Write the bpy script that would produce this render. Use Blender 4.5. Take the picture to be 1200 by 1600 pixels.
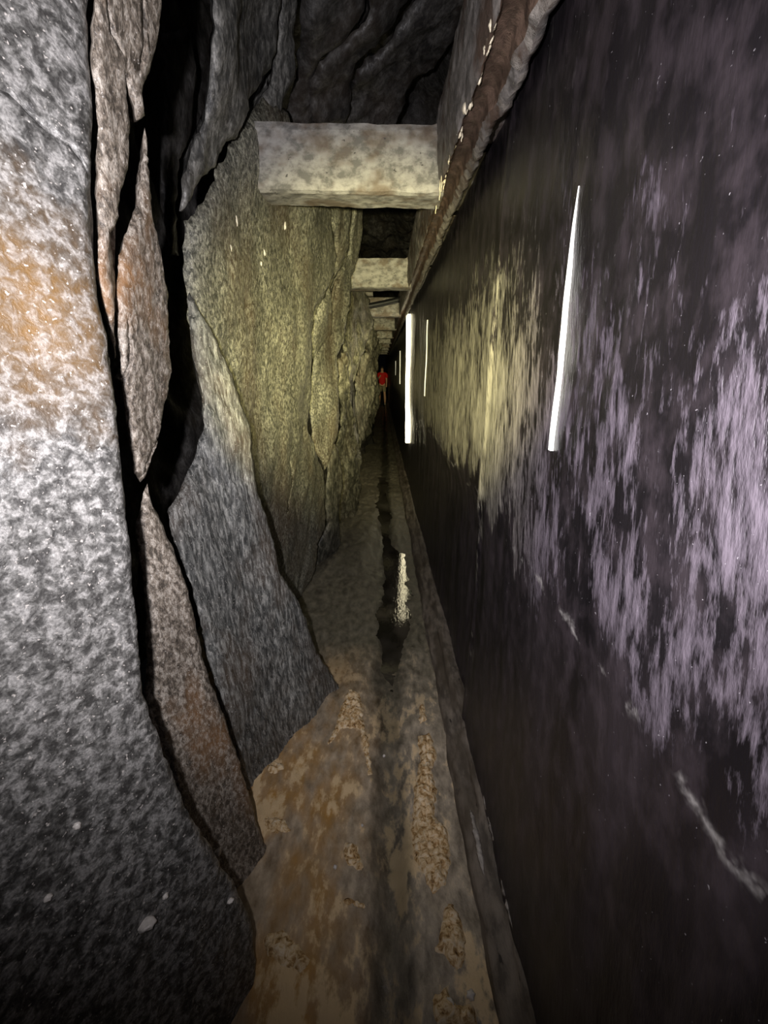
import bpy, bmesh, math, random
import numpy as np
from mathutils import Vector, noise
from mathutils.geometry import delaunay_2d_cdt

for o in list(bpy.data.objects):
    bpy.data.objects.remove(o, do_unlink=True)
S = bpy.context.scene
COL = S.collection
EYE = 1.55
F = 620.0
PITCH = math.atan(222.0 / F)
CP, SP = math.cos(PITCH), math.sin(PITCH)

# ------------------------------------------------------------------ camera
cd = bpy.data.cameras.new('camera')
cam = bpy.data.objects.new('camera', cd)
COL.objects.link(cam)
cam.location = (0, 0, EYE)
cam.rotation_euler = (math.pi / 2 - PITCH, 0, 0)
cd.sensor_fit = 'VERTICAL'
cd.sensor_height = 36.0
cd.lens = F / 1600.0 * 36.0
cd.clip_start = 0.01
S.camera = cam

# ------------------------------------------------------------------ world + lights
w = bpy.data.worlds.new('world')
S.world = w
w.use_nodes = True
w.node_tree.nodes['Background'].inputs[0].default_value = (0.5, 0.5, 0.6, 1)
w.node_tree.nodes['Background'].inputs[1].default_value = 0.0015
S.view_settings.view_transform = 'Standard'
S.view_settings.look = 'None'
S.view_settings.gamma = 1.0
S.view_settings.use_curve_mapping = False
S.view_settings.exposure = 0.0


def spot(name, loc, target, angle, blend, energy, color, radius):
    l = bpy.data.lights.new(name, 'SPOT')
    l.energy = energy
    l.color = color
    l.spot_size = math.radians(angle)
    l.spot_blend = blend
    l.shadow_soft_size = radius
    o = bpy.data.objects.new(name, l)
    COL.objects.link(o)
    o.location = loc
    d = Vector(target) - Vector(loc)
    o.rotation_euler = d.to_track_quat('-Z', 'Y').to_euler()
    return o


# the photographer's phone light (white, wide) and hand torch (warm)
spot('phone_flash', (-0.09, -0.02, EYE + 0.04), (0.02, 1.0, EYE + 0.09), 160, 1.0, 104, (1.0, 0.96, 1.0), 0.012)
spot('torch_spill', (-0.01, -0.03, EYE + 0.02), (-0.04, 3.0, EYE + 0.02), 50, 1.0, 640, (1.0, 0.90, 0.43), 0.015)
spot('far_fill_spot', (-0.01, -0.03, EYE + 0.02), (-0.10, 10.0, EYE - 0.02), 14, 1.0, 1700, (1.0, 0.90, 0.45), 0.015)  # narrow warm spot added to brighten the far beams and person


# ------------------------------------------------------------------ helpers
def ray(px, py):
    u = (px - 600.0) / F
    v = (800.0 - py) / F
    return Vector((u, CP + v * SP, v * CP - SP))


def at(px, py, Y):
    d = ray(px, py)
    return Vector((0, 0, EYE)) + d * (Y / d.y)


def on_floor(px, py, z=0.0):
    d = ray(px, py)
    return Vector((0, 0, EYE)) + d * ((z - EYE) / d.z)


def wall_x(Y):
    return 0.355 - 0.009 * Y


def ledge_x(Y):
    return 0.212 - 0.004 * Y


def fbm(p, oct=4):
    return noise.fractal(p, 1.0, 2.0, oct, noise_basis='PERLIN_ORIGINAL')


def link(name, verts, faces, mat, parent=None, smooth=True):
    me = bpy.data.meshes.new(name)
    me.from_pydata([tuple(v) for v in verts], [], faces)
    me.update()
    if smooth:
        me.polygons.foreach_set('use_smooth', [True] * len(me.polygons))
    if mat:
        me.materials.append(mat)
    o = bpy.data.objects.new(name, me)
    COL.objects.link(o)
    if parent:
        o.parent = parent
    return o


def tag(o, label=None, cat=None, group=None, kind=None):
    if label:
        o['label'] = label
    if cat:
        o['category'] = cat
    if group:
        o['group'] = group
    if kind:
        o['kind'] = kind
    return o


# ------------------------------------------------------------------ materials
class NT:
    def __init__(self, name):
        self.m = bpy.data.materials.new(name)
        self.m.use_nodes = True
        self.t = self.m.node_tree
        self.b = self.t.nodes['Principled BSDF']
        self.tc = self.t.nodes.new('ShaderNodeTexCoord')

    def n(self, kind, **kw):
        nd = self.t.nodes.new(kind)
        for k, v in kw.items():
            setattr(nd, k, v)
        return nd

    def l(self, a, b):
        self.t.links.new(a, b)

    def map(self, scale=(1, 1, 1), rot=(0, 0, 0), loc=(0, 0, 0)):
        m = self.n('ShaderNodeMapping')
        m.inputs['Scale'].default_value = scale
        m.inputs['Rotation'].default_value = rot
        m.inputs['Location'].default_value = loc
        self.l(self.tc.outputs['Object'], m.inputs['Vector'])
        return m.outputs[0]

    def map2(self, rot, scale, loc=(0, 0, 0)):
        m = self.n('ShaderNodeMapping')
        m.inputs['Rotation'].default_value = rot
        self.l(self.tc.outputs['Object'], m.inputs['Vector'])
        k = self.n('ShaderNodeMapping')
        k.inputs['Scale'].default_value = scale
        k.inputs['Location'].default_value = loc
        self.l(m.outputs[0], k.inputs['Vector'])
        return k.outputs[0]

    def noise(self, vec, scale, detail=4, rough=0.55, dist=0.0):
        n = self.n('ShaderNodeTexNoise')
        n.inputs['Scale'].default_value = scale
        n.inputs['Detail'].default_value = detail
        n.inputs['Roughness'].default_value = rough
        n.inputs['Distortion'].default_value = dist
        self.l(vec, n.inputs['Vector'])
        return n.outputs[0]

    def ramp(self, fac, stops):
        r = self.n('ShaderNodeValToRGB')
        e = r.color_ramp.elements
        while len(e) < len(stops):
            e.new(0.5)
        for el, (p, c) in zip(e, stops):
            el.position = p
            el.color = (c, c, c, 1) if isinstance(c, (int, float)) else (*c, 1)
        self.l(fac, r.inputs[0])
        return r.outputs[0]

    def mix(self, fac, a, b, mode='MIX'):
        m = self.n('ShaderNodeMix', data_type='RGBA', blend_type=mode)
        for s, v in ((0, fac), (6, a), (7, b)):
            if isinstance(v, (int, float)):
                m.inputs[s].default_value = v if s == 0 else (v, v, v, 1)
            elif isinstance(v, tuple):
                m.inputs[s].default_value = (*v, 1)
            else:
                self.l(v, m.inputs[s])
        return m.outputs[2]

    def math(self, op, a, b=None, c=None, clamp=False):
        m = self.n('ShaderNodeMath', operation=op, use_clamp=clamp)
        for i, v in enumerate((a, b, c)):
            if v is None:
                continue
            if isinstance(v, (int, float)):
                m.inputs[i].default_value = v
            else:
                self.l(v, m.inputs[i])
        return m.outputs[0]

    def xyz(self):
        s = self.n('ShaderNodeSeparateXYZ')
        self.l(self.tc.outputs['Object'], s.inputs[0])
        return s.outputs

    def bump(self, h, strength, dist, normal=None):
        b = self.n('ShaderNodeBump')
        b.inputs['Strength'].default_value = strength
        b.inputs['Distance'].default_value = dist
        self.l(h, b.inputs['Height'])
        if normal is not None:
            self.l(normal, b.inputs['Normal'])
        return b.outputs[0]

    def done(self, color, rough, normal=None, spec=0.5):
        for sock, v in (('Base Color', color), ('Roughness', rough), ('Specular IOR Level', spec)):
            if isinstance(v, tuple):
                self.b.inputs[sock].default_value = (*v, 1)
            elif isinstance(v, (int, float)):
                self.b.inputs[sock].default_value = v
            else:
                self.l(v, self.b.inputs[sock])
        if normal is not None:
            self.l(normal, self.b.inputs['Normal'])
        return self.m


def rock_mat(name, dark, mid, light, rust=(0.30, 0.15, 0.05), rust_amt=0.4, scale=60, stretch=(1, 1, 0.5), rot=(0, 0, 0),
             rust_scale=4.0, seed=0.0, rough=0.45, bump=0.7, contrast=0.11, rust_at=None, fleck=0.8):
    t = NT(name)
    v = t.map(stretch, rot, (seed, seed * 0.7, seed * 1.3))
    a = t.noise(v, scale, 5, 0.62, 0.4)
    c = t.ramp(a, [(0.5 - contrast, dark), (0.5, mid), (0.5 + contrast, light)])
    fine = t.noise(v, scale * 4.2, 3, 0.6)
    c = t.mix(1.0, c, t.ramp(fine, [(0.3, 0.45), (0.7, 1.35)]), 'MULTIPLY')
    big = t.noise(t.map((1, 1, 0.6), (0, 0, 0), (seed * 3, 1, 2)), rust_scale, 4, 0.6)
    rm = t.math('MULTIPLY', t.ramp(big, [(0.50, 0.0), (0.68, 1.0)]), rust_amt)
    if rust_at:
        vd = t.n('ShaderNodeVectorMath', operation='DISTANCE')
        t.l(t.map((1, 0.8, 0.7)), vd.inputs[0])
        vd.inputs[1].default_value = (rust_at[0], rust_at[1] * 0.8, rust_at[2] * 0.7)
        dd = t.math('ADD', vd.outputs['Value'], t.math('MULTIPLY', t.math('SUBTRACT', t.noise(t.map(), 14, 4, 0.6), 0.5), 0.16))
        rm = t.math('MULTIPLY', t.ramp(dd, [(0.02, 1.0), (0.15, 0.0)]), rust_amt)
    rm = t.math('MULTIPLY', rm, t.ramp(a, [(0.35, 1.0), (0.65, 0.45)]))
    c = t.mix(rm, c, rust)
    tone = t.noise(t.map((1, 1, 0.5), (0, 0, 0), (5, seed, 2)), 3.1, 3, 0.5)
    c = t.mix(1.0, c, t.ramp(tone, [(0.3, 0.62), (0.7, 1.2)]), 'MULTIPLY')
    fl = t.noise(t.map((1, 1, 1), (0, 0, 0), (seed, 9, 2)), scale * 2.6, 2, 0.5)
    c = t.mix(t.ramp(fl, [(0.66, 0.0), (0.73, fleck)]), c, (0.62, 0.58, 0.54))
    n1 = t.bump(a, bump, 0.006)
    n2 = t.bump(fine, bump * 0.8, 0.0025, n1)
    ro = t.ramp(fine, [(0.3, rough + 0.2), (0.7, rough - 0.1)])
    return t.done(c, ro, n2, 0.5)


M = {}
M['rock_pale'] = rock_mat('pale_schist', (0.058, 0.056, 0.053), (0.15, 0.147, 0.139), (0.33, 0.322, 0.31), (0.22, 0.115, 0.026), 0.75, 62, (1, 0.85, 0.85), (0.3, 0, 0), 3.6, 1.3, 0.45, 0.45, 0.10, tuple(at(45, 490, 0.62)))
M['rock_warm'] = rock_mat('warm_schist', (0.09, 0.075, 0.06), (0.24, 0.20, 0.16), (0.48, 0.43, 0.37), (0.32, 0.16, 0.06), 0.75, 85, (1, 1, 0.6), (0.1, 0, 0), 5.5, 4.1, 0.42, 0.6)
M['rock_far'] = rock_mat('far_olive_schist', (0.04, 0.04, 0.03), (0.11, 0.105, 0.08), (0.22, 0.21, 0.165), (0.09, 0.055, 0.03), 0.4, 30, (1.2, 1.2, 0.5), (0.25, 0, 0), 2.6, 2.9, 0.5, 0.9, 0.12, None, 0.1)
M['rock_grey'] = rock_mat('grey_schist', (0.055, 0.057, 0.055), (0.15, 0.152, 0.145), (0.34, 0.34, 0.32), (0.17, 0.10, 0.05), 0.35, 70, (1.3, 1.3, 0.22), (0.45, 0.15, 0), 4.0, 7.7, 0.42, 0.8)
M['rock_olive'] = rock_mat('olive_schist', (0.07, 0.07, 0.055), (0.19, 0.185, 0.145), (0.38, 0.37, 0.29), (0.16, 0.09, 0.04), 0.45, 75, (1.2, 1.2, 0.7), (0.25, 0, 0), 2.6, 2.9, 0.45, 0.8)
M['rock_dark'] = rock_mat('shade_dark_rock', (0.025, 0.023, 0.022), (0.060, 0.056, 0.052), (0.11, 0.105, 0.10), (0.07, 0.05, 0.035), 0.5, 22, (1, 1, 0.5), (0.2, 0, 0), 2.4, 6.2, 0.45, 0.7, 0.13, None, 0.0)  # base colour darkened so the clefts behind the slabs read as shade
M['rock_mid'] = rock_mat('dim_grey_schist', (0.05, 0.05, 0.048), (0.115, 0.113, 0.105), (0.24, 0.235, 0.22), (0.10, 0.075, 0.05), 0.4, 40, (1, 1, 0.5), (0.35, 0, 0), 3.0, 3.2, 0.45, 0.7, 0.12, None, 0.2)


def concrete_mat(name, base, stain, scale=20, stain_amt=0.6, seed=0, rough=0.75, stretch=(1, 1, 1)):
    t = NT(name)
    v = t.map(stretch, (0, 0, 0), (seed, seed, seed))
    a = t.noise(v, scale, 6, 0.65)
    b = t.noise(v, scale * 0.35, 3, 0.6)
    fine = t.noise(v, scale * 8, 2, 0.5)
    dk = tuple(x * 0.55 for x in base)
    lt = tuple(min(1, x * 1.3) for x in base)
    c = t.ramp(a, [(0.40, dk), (0.5, base), (0.60, lt)])
    c = t.mix(t.math('MULTIPLY', t.ramp(b, [(0.48, 0.0), (0.62, 1.0)]), stain_amt), c, stain)
    pit = t.ramp(t.noise(v, scale * 2.2, 2, 0.5), [(0.25, 1.0), (0.30, 0.0)])
    c = t.mix(pit, c, tuple(x * 0.25 for x in base))
    n1 = t.bump(a, 0.5, 0.006)
    n2 = t.bump(fine, 0.5, 0.0015, n1)
    return t.done(c, rough, n2, 0.35)


M['beam'] = concrete_mat('pale_concrete', (0.27, 0.26, 0.24), (0.12, 0.085, 0.055), 26, 0.75, 3.3, 0.75, (0.7, 1, 1))
M['ledge'] = concrete_mat('stained_ledge_concrete', (0.17, 0.155, 0.145), (0.06, 0.036, 0.024), 30, 0.9, 1.1, 0.6, (1, 0.6, 0.6))
M['lip'] = concrete_mat('pale_lip_concrete', (0.20, 0.18, 0.16), (0.08, 0.06, 0.045), 45, 0.8, 6.1, 0.65)
M['flake'] = concrete_mat('pale_mortar', (0.34, 0.31, 0.28), (0.14, 0.11, 0.09), 40, 0.6, 2.1, 0.6)
M['brown'] = concrete_mat('iron_stained_concrete', (0.095, 0.062, 0.045), (0.045, 0.028, 0.02), 34, 0.7, 5.1, 0.55)
M['curb'] = concrete_mat('curb_concrete', (0.16, 0.135, 0.11), (0.07, 0.055, 0.04), 24, 0.8, 8.1, 0.6, (1, 0.4, 1))


WROT = 0.22


def wall_mat():
    t = NT('black_coated_concrete')
    X, Y, Z = t.xyz()[:3]
    v = t.map2((WROT, 0, 0), (1, 1, 0.42), (2.0, 0.3, 0.5))
    patch = t.noise(v, 13, 5, 0.62, 0.5)
    grain = t.noise(t.map2((WROT, 0, 0), (1, 1, 0.22), (1, 2, 3)), 85, 4, 0.65)
    speck = t.noise(t.map((1, 1, 0.8)), 190, 2, 0.5)
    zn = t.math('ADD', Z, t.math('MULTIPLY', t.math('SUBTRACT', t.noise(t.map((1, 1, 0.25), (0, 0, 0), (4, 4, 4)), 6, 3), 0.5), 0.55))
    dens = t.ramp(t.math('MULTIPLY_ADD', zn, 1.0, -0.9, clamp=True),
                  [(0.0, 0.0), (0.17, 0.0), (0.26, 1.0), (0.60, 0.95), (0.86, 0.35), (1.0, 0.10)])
    far = t.ramp(t.math('MULTIPLY', Y, 0.25, clamp=True), [(0.20, 0.0), (0.32, 1.0)])  # mask for torchlight painted into the bloom further along
    dens = t.math('ADD', dens, t.math('MULTIPLY', far, t.ramp(t.math('SUBTRACT', Z, 1.0, clamp=True), [(0.1, 0.0), (0.3, 0.75), (0.80, 0.6), (0.99, 0.0)])))  # denser bloom paints the torchlit stretch, thinned as painted shade below the ledge
    seam = t.math('ABSOLUTE', t.math('SUBTRACT', Y, 1.36))
    seam = t.ramp(seam, [(0.0, 1.0), (0.09, 0.0)])
    dens = t.math('ADD', dens, t.math('MULTIPLY', seam, t.ramp(t.math('SUBTRACT', Z, 1.0, clamp=True), [(0.0, 0.45), (0.80, 0.5), (0.99, 0.0)])))  # extra bloom paints the torchlit streak on the joint, none in ledge shade
    # pale mineral bloom, with painted torchlight and ledge shade: patches broken up by vertical grain
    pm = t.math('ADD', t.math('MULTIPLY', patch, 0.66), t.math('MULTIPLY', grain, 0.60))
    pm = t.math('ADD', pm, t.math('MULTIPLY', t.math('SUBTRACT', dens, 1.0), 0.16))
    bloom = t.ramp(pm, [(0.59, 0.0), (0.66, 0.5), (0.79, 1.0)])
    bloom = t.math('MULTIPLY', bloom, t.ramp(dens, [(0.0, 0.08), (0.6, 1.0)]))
    # white deposit along the level construction joint 1.1 m above the floor
    j = t.math('ABSOLUTE', t.math('SUBTRACT', t.math('ADD', Z, t.math('MULTIPLY', t.math('SUBTRACT', t.noise(t.map((1, 1, 1)), 6, 5, 0.65), 0.5), 0.13)), 1.10))
    jm = t.math('MULTIPLY', t.ramp(j, [(0.0, 1.0), (0.013, 0.0)]), t.ramp(t.noise(t.map((1, 1, 1), (0, 0, 0), (3, 3, 3)), 12, 4, 0.65), [(0.50, 0.0), (0.60, 0.8)]))
    film = t.ramp(t.noise(t.map((1, 1, 0.12), (0.1, 0, 0)), 9, 3), [(0.35, 0.0), (0.8, 1.0)])
    blot = t.ramp(t.noise(t.map2((WROT, 0, 0), (1, 1, 0.55), (7, 7, 7)), 22, 4, 0.6), [(0.45, 0.0), (0.65, 1.0)])
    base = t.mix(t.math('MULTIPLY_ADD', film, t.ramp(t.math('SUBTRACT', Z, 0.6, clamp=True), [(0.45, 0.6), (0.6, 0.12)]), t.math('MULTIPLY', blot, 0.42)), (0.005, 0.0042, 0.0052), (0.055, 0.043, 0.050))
    pale = t.mix(far, t.mix(grain, (0.050, 0.042, 0.054), (0.195, 0.163, 0.197)), t.mix(grain, (0.09, 0.085, 0.07), (0.40, 0.375, 0.30)))  # warmer bloom tint further along paints in the torch's yellow light
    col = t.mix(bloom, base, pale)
    col = t.mix(jm, col, (0.34, 0.32, 0.31))
    col = t.mix(t.ramp(speck, [(0.74, 0.0), (0.78, 0.5)]), col, (0.5, 0.47, 0.5))
    rough = t.mix(bloom, t.ramp(film, [(0.0, 0.34), (1.0, 0.5)]), 0.6)
    h = t.math('ADD', t.math('MULTIPLY', bloom, 0.6), t.math('MULTIPLY', grain, 0.7))
    n1 = t.bump(h, 0.6, 0.004)
    n2 = t.bump(speck, 0.3, 0.001, n1)
    return t.done(col, rough, n2, 0.45)


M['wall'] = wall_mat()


def floor_mat():
    t = NT('muddy_wet_floor')
    X, Y, Z = t.xyz()[:3]
    v = t.map((1, 0.55, 1), (0, 0, 0.25))
    a = t.noise(v, 26, 6, 0.65)
    b = t.noise(t.map((1, 0.5, 1), (0, 0, 0.35), (3.3, 1, 0)), 5.5, 4, 0.6)
    c = t.ramp(a, [(0.3, (0.11, 0.092, 0.07)), (0.5, (0.27, 0.235, 0.185)), (0.68, (0.44, 0.375, 0.29))])
    left = t.ramp(t.math('MULTIPLY_ADD', X, -2.0, 0.1, clamp=True), [(0.05, 0.0), (0.5, 1.0)])
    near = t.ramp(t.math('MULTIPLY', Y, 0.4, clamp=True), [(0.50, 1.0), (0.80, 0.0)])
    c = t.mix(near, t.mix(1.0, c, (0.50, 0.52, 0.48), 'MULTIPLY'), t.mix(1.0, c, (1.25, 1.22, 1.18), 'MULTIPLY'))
    oc = t.math('MULTIPLY', t.math('MULTIPLY', left, near), t.ramp(b, [(0.40, 0.15), (0.62, 1.0)]))
    c = t.mix(oc, c, (0.46, 0.245, 0.06))
    tan = t.math('MULTIPLY', t.ramp(t.math('ADD', t.math('MULTIPLY', b, 0.6), t.math('MULTIPLY', a, 0.4)), [(0.515, 0.0), (0.565, 1.0)]), near)
    c = t.mix(t.math('MULTIPLY', tan, 0.85), c, (0.74, 0.56, 0.33))
    # wet band along the gully
    wet = t.math('ABSOLUTE', t.math('SUBTRACT', t.math('ADD', X, t.math('MULTIPLY', t.math('SUBTRACT', t.noise(t.map((1, 0.5, 1)), 8, 4), 0.5), 0.12)), 0.02))
    wet = t.ramp(wet, [(0.045, 1.0), (0.085, 0.0)])
    c = t.mix(wet, c, t.mix(1.0, c, (0.45, 0.46, 0.46), 'MULTIPLY'))
    rough = t.mix(wet, t.ramp(a, [(0.3, 0.35), (0.7, 0.7)]), 0.3)
    n = t.bump(a, 0.8, 0.008)
    n = t.bump(t.noise(t.map(), 160, 3), 0.5, 0.002, n)
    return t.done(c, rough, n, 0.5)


M['floor'] = floor_mat()


def crust_mat():
    t = NT('tan_mineral_crust')
    a = t.noise(t.map(), 55, 5, 0.65, 0.6)
    c = t.ramp(a, [(0.30, (0.08, 0.035, 0.01)), (0.42, (0.40, 0.24, 0.09)), (0.52, (0.70, 0.52, 0.30)), (0.66, (0.80, 0.68, 0.50))])
    n = t.bump(a, 0.9, 0.006)
    return t.done(c, 0.6, n, 0.4)


M['crust'] = crust_mat()


def water_mat():
    t = NT('murky_water')
    a = t.noise(t.map((1, 0.45, 1)), 55, 3, 0.6)
    b = t.noise(t.map((1, 0.6, 1)), 9, 2, 0.5)
    n = t.bump(a, 0.16, 0.0035)
    c = t.ramp(b, [(0.4, (0.018, 0.016, 0.011)), (0.65, (0.050, 0.044, 0.034))])
    return t.done(c, 0.04, n, 0.5)


M['water'] = water_mat()


def simple(name, col, rough=0.6, scale=60, var=0.35, bump=0.3):
    t = NT(name)
    a = t.noise(t.map(), scale, 3)
    c = t.mix(a, tuple(x * (1 - var) for x in col), tuple(min(1, x * (1 + var)) for x in col))
    return t.done(c, rough, t.bump(a, bump, 0.003), 0.4)


M['pipe'] = simple('black_pipe_rubber', (0.012, 0.012, 0.013), 0.45)
M['calcite'] = simple('calcite', (0.72, 0.64, 0.48), 0.35, 90)
M['quartz'] = simple('white_quartz', (0.62, 0.58, 0.54), 0.35, 120)
M['skin'] = simple('skin', (0.62, 0.36, 0.24), 0.5, 20, 0.1, 0.05)
M['red'] = simple('red_cotton', (0.62, 0.012, 0.012), 0.8, 30, 0.15)
M['shorts'] = simple('khaki_cotton', (0.30, 0.26, 0.17), 0.8, 30, 0.15)
M['hair'] = simple('dark_hair', (0.03, 0.022, 0.016), 0.55, 80)
M['shoe'] = simple('pale_shoe_leather', (0.42, 0.36, 0.30), 0.6, 40)


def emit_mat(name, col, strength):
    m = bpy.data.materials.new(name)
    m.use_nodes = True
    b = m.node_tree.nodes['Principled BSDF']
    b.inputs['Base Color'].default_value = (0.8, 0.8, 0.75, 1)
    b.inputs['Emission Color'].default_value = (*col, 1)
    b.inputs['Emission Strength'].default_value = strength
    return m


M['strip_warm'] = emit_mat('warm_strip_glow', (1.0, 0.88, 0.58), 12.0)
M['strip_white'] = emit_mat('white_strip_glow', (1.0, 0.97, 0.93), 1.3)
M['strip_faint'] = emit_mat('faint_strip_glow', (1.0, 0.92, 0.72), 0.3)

# ------------------------------------------------------------------ setting
YS = np.concatenate([np.arange(-1.2, 3.0, 0.014), np.arange(3.0, 7.0, 0.03), np.arange(7.0, 30.01, 0.12)])


def grid_faces(nr, nc, flip=False):
    fs = []
    for i in range(nr - 1):
        for j in range(nc - 1):
            q = (i * nc + j, i * nc + j + 1, (i + 1) * nc + j + 1, (i + 1) * nc + j)
            fs.append(q[::-1] if flip else q)
    return fs


# floor
XS = np.linspace(-1.15, 0.52, 110)


def chan(Y):
    return 0.015 + 0.07 * math.exp(-((Y - 2.7) / 0.8) ** 2) - 0.015 * min(max(Y - 3, 0), 3)


def floor_z(x, y):
    h = 0.016 * fbm(Vector((x * 3, y * 2, 0.3))) + 0.009 * fbm(Vector((x * 11, y * 8, 4.1))) + 0.0045 * fbm(Vector((x * 34, y * 24, 7)))
    wd = 0.058 + 0.025 * noise.noise(Vector((y * 2.1, 0, 0))) + 0.06 * math.exp(-((y - 2.6) / 0.55) ** 2)
    h -= 0.034 * math.exp(-((x - chan(y)) / wd) ** 2)
    h += 0.05 * max(0, -x - 0.32)
    # muddy bank left of the channel
    h += 0.03 * math.exp(-((x + 0.2) / 0.13) ** 2 - ((y - 3.3) / 0.75) ** 2)
    return h


vs = []
for y in YS:
    for x in XS:
        vs.append((x, y, floor_z(x, y)))
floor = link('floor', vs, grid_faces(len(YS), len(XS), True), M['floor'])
tag(floor, 'muddy brown wet passage floor with ochre mineral stains', 'floor', kind='structure')

# water lying in the gully
wy = np.arange(0.25, 6.0, 0.10)
vs = []
WX = np.linspace(-0.17, 0.17, 9)
for y in wy:
    for x in WX:
        lvl = -0.042 + 0.028 * (1 / (1 + math.exp(-(y - 1.75) / 0.08)))
        vs.append((chan(y) + x, y, lvl))
water = link('gully_water', vs, grid_faces(len(wy), len(WX), True), M['water'])
tag(water, 'dark shallow water running in the floor gully', 'water', kind='stuff')

# wall on the right: vertical joint at 1.38 m, near panel slightly proud, level joint at 1.10 m
ZS = np.concatenate([np.arange(-0.08, 2.45, 0.022), [2.47, 2.5]])


def wall_pt(y, z):
    x = wall_x(y)
    d = 0.010 * fbm(Vector((y * 1.6, z * 0.9, 2.2))) + 0.0035 * fbm(Vector((y * 14, z * 4, 8)))
    s = 1.0 / (1.0 + math.exp(-(y - 1.385) / 0.010))
    d += 0.016 * s                                   # beyond the joint the wall sits back
    low = 1.0 / (1.0 + math.exp((z - 1.06) / 0.03))
    d += 0.03 * low * s * math.exp(-max(0, y - 1.4) / 1.6)
    d -= 0.010 * math.exp(-((y - 1.36) / 0.02) ** 2)  # raised lip of the joint
    d += 0.006 * low
    return (x + d, y, z)


vs = []
for y in YS:
    for z in ZS:
        vs.append(wall_pt(y, z))
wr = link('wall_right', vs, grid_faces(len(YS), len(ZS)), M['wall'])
tag(wr, 'tall black concrete wall mottled with pale purplish mineral bloom', 'wall', kind='structure')

# rough ledge along the top of the wall
prof = [(0.20, 2.50), (0.10, 2.505), (0.02, 2.50), (0.004, 2.485), (-0.002, 2.42), (0.0, 2.30), (0.004, 2.225), (0.012, 2.196), (0.022, 2.222), (0.046, 2.228),
        (0.060, 2.222), (0.066, 2.188), (0.080, 2.170), (0.096, 2.178), (0.100, 2.22), (0.102, 2.30), (0.12, 2.34)]
pp = []
for (a, b), (c, d) in zip(prof[:-1], prof[1:]):
    k = max(1, int(math.hypot(c - a, d - b) / 0.012))
    for i in range(k):
        pp.append((a + (c - a) * i / k, b + (d - b) * i / k))
pp.append(prof[-1])
vs = []
for y in YS:
    wide = 1.0 if y > 1.33 else 1.18
    nib = 0.010 * noise.noise(Vector((y * 5, 3, 0))) + 0.006 * noise.noise(Vector((y * 17, 5, 0))) + 0.006 * noise.noise(Vector((y * 45, 5, 0)))
    for (a, b) in pp:
        aa = a * wide + (nib if a > 0.06 else nib * 0.15)
        p = Vector((aa * 8, y * 5, b * 5))
        q = 0.006 * fbm(p) + 0.004 * fbm(p * 5) + 0.004 * fbm(p * 13)
        r = 0.005 * fbm(p + Vector((9, 3, 1))) + 0.003 * fbm(p * 4.5 + Vector((1, 7, 1))) + 0.005 * fbm(p * 12 + Vector((1, 7, 1)))
        edge = -0.02 * max(0, noise.noise(Vector((y * 9, 1, 2)))) if (a < 0.03 and b < 2.24) else 0
        vs.append((ledge_x(y) + aa + q, y, b + r - edge * 1.0))
ledge = link('trim_1', vs, grid_faces(len(YS), len(pp)), M['ledge'])
ledge.data.materials.append(M['brown'])
ledge.data.materials.append(M['lip'])
nc1 = len(pp) - 1
for pi, pol in enumerate(ledge.data.polygons):
    a, b = pp[pi % nc1]
    if b < 2.24 and 0.012 <= a < 0.064:
        pol.material_index = 1
    elif b < 2.2 and a >= 0.064:
        pol.material_index = 2 if noise.noise(Vector(pol.center) * 30) > -0.1 else 0
tag(ledge, 'rough stained concrete ledge running along the top of the black wall', 'ledge', kind='structure')

# thin broken flange on the wall below the ledge
for (y0, y1) in ((1.42, 1.66), (1.72, 2.25), (2.32, 3.3), (3.36, 5.2)):
    vs, fs = [], []
    n = max(6, int((y1 - y0) / 0.02))
    for i in range(n + 1):
        y = y0 + (y1 - y0) * i / n
        taper = min(1, 6 * min(i, n - i) / n + 0.15)
        z = 2.262 + 0.006 * noise.noise(Vector((y * 12, 0, 0)))
        x = wall_x(y) + 0.03
        dx = 0.050 + 0.006 * noise.noise(Vector((y * 20, 4, 0)))
        th = 0.006 * taper
        vs += [(x, y, z - th), (x - dx, y, z - th), (x - dx, y, z + th), (x, y, z + th)]
    for i in range(n):
        for k in range(4):
            a = i * 4 + k
            b = i * 4 + (k + 1) % 4
            fs.append((a, b, b + 4, a + 4))
    fs += [(0, 1, 2, 3), tuple(n * 4 + k for k in (3, 2, 1, 0))]
    link('flange', vs, fs, M['ledge'], wr, False)

# concrete curb at the foot of the wall
cprof = [(-0.075, -0.06), (-0.07, 0.01), (-0.062, 0.035), (-0.045, 0.052), (-0.02, 0.066), (-0.005, 0.085), (0.012, 0.098), (0.03, 0.10), (0.06, 0.09)]
cc = []
for (a, b), (c, d) in zip(cprof[:-1], cprof[1:]):
    for i in range(3):
        cc.append((a + (c - a) * i / 3, b + (d - b) * i / 3))
cc.append(cprof[-1])
vs = []
for y in YS:
    for (a, b) in cc:
        p = Vector((a * 6, y * 2.2, b * 8))
        q = 0.012 * fbm(p) + 0.006 * fbm(p * 4)
        r = 0.014 * fbm(p + Vector((3, 3, 1))) + 0.006 * fbm(p * 5 + Vector((1, 7, 1)))
        vs.append((wall_x(y) + a + q, y, b + r))
curb = link('trim_2', vs, grid_faces(len(YS), len(cc)), M['curb'])
tag(curb, 'low rough concrete curb along the foot of the black wall', 'curb', kind='structure')

# backing rock on the left and the rock roof
def back_x(y):
    pts = [(-2, -0.75), (0.4, -0.95), (1.0, -1.5), (2.2, -1.35), (3.2, -0.9), (4.5, -0.62), (7, -0.50), (10, -0.36), (14, -0.40), (31, -0.42)]
    for (a, b), (c, d) in zip(pts[:-1], pts[1:]):
        if a <= y <= c:
            return b + (d - b) * (y - a) / (c - a)
    return -0.5


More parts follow.
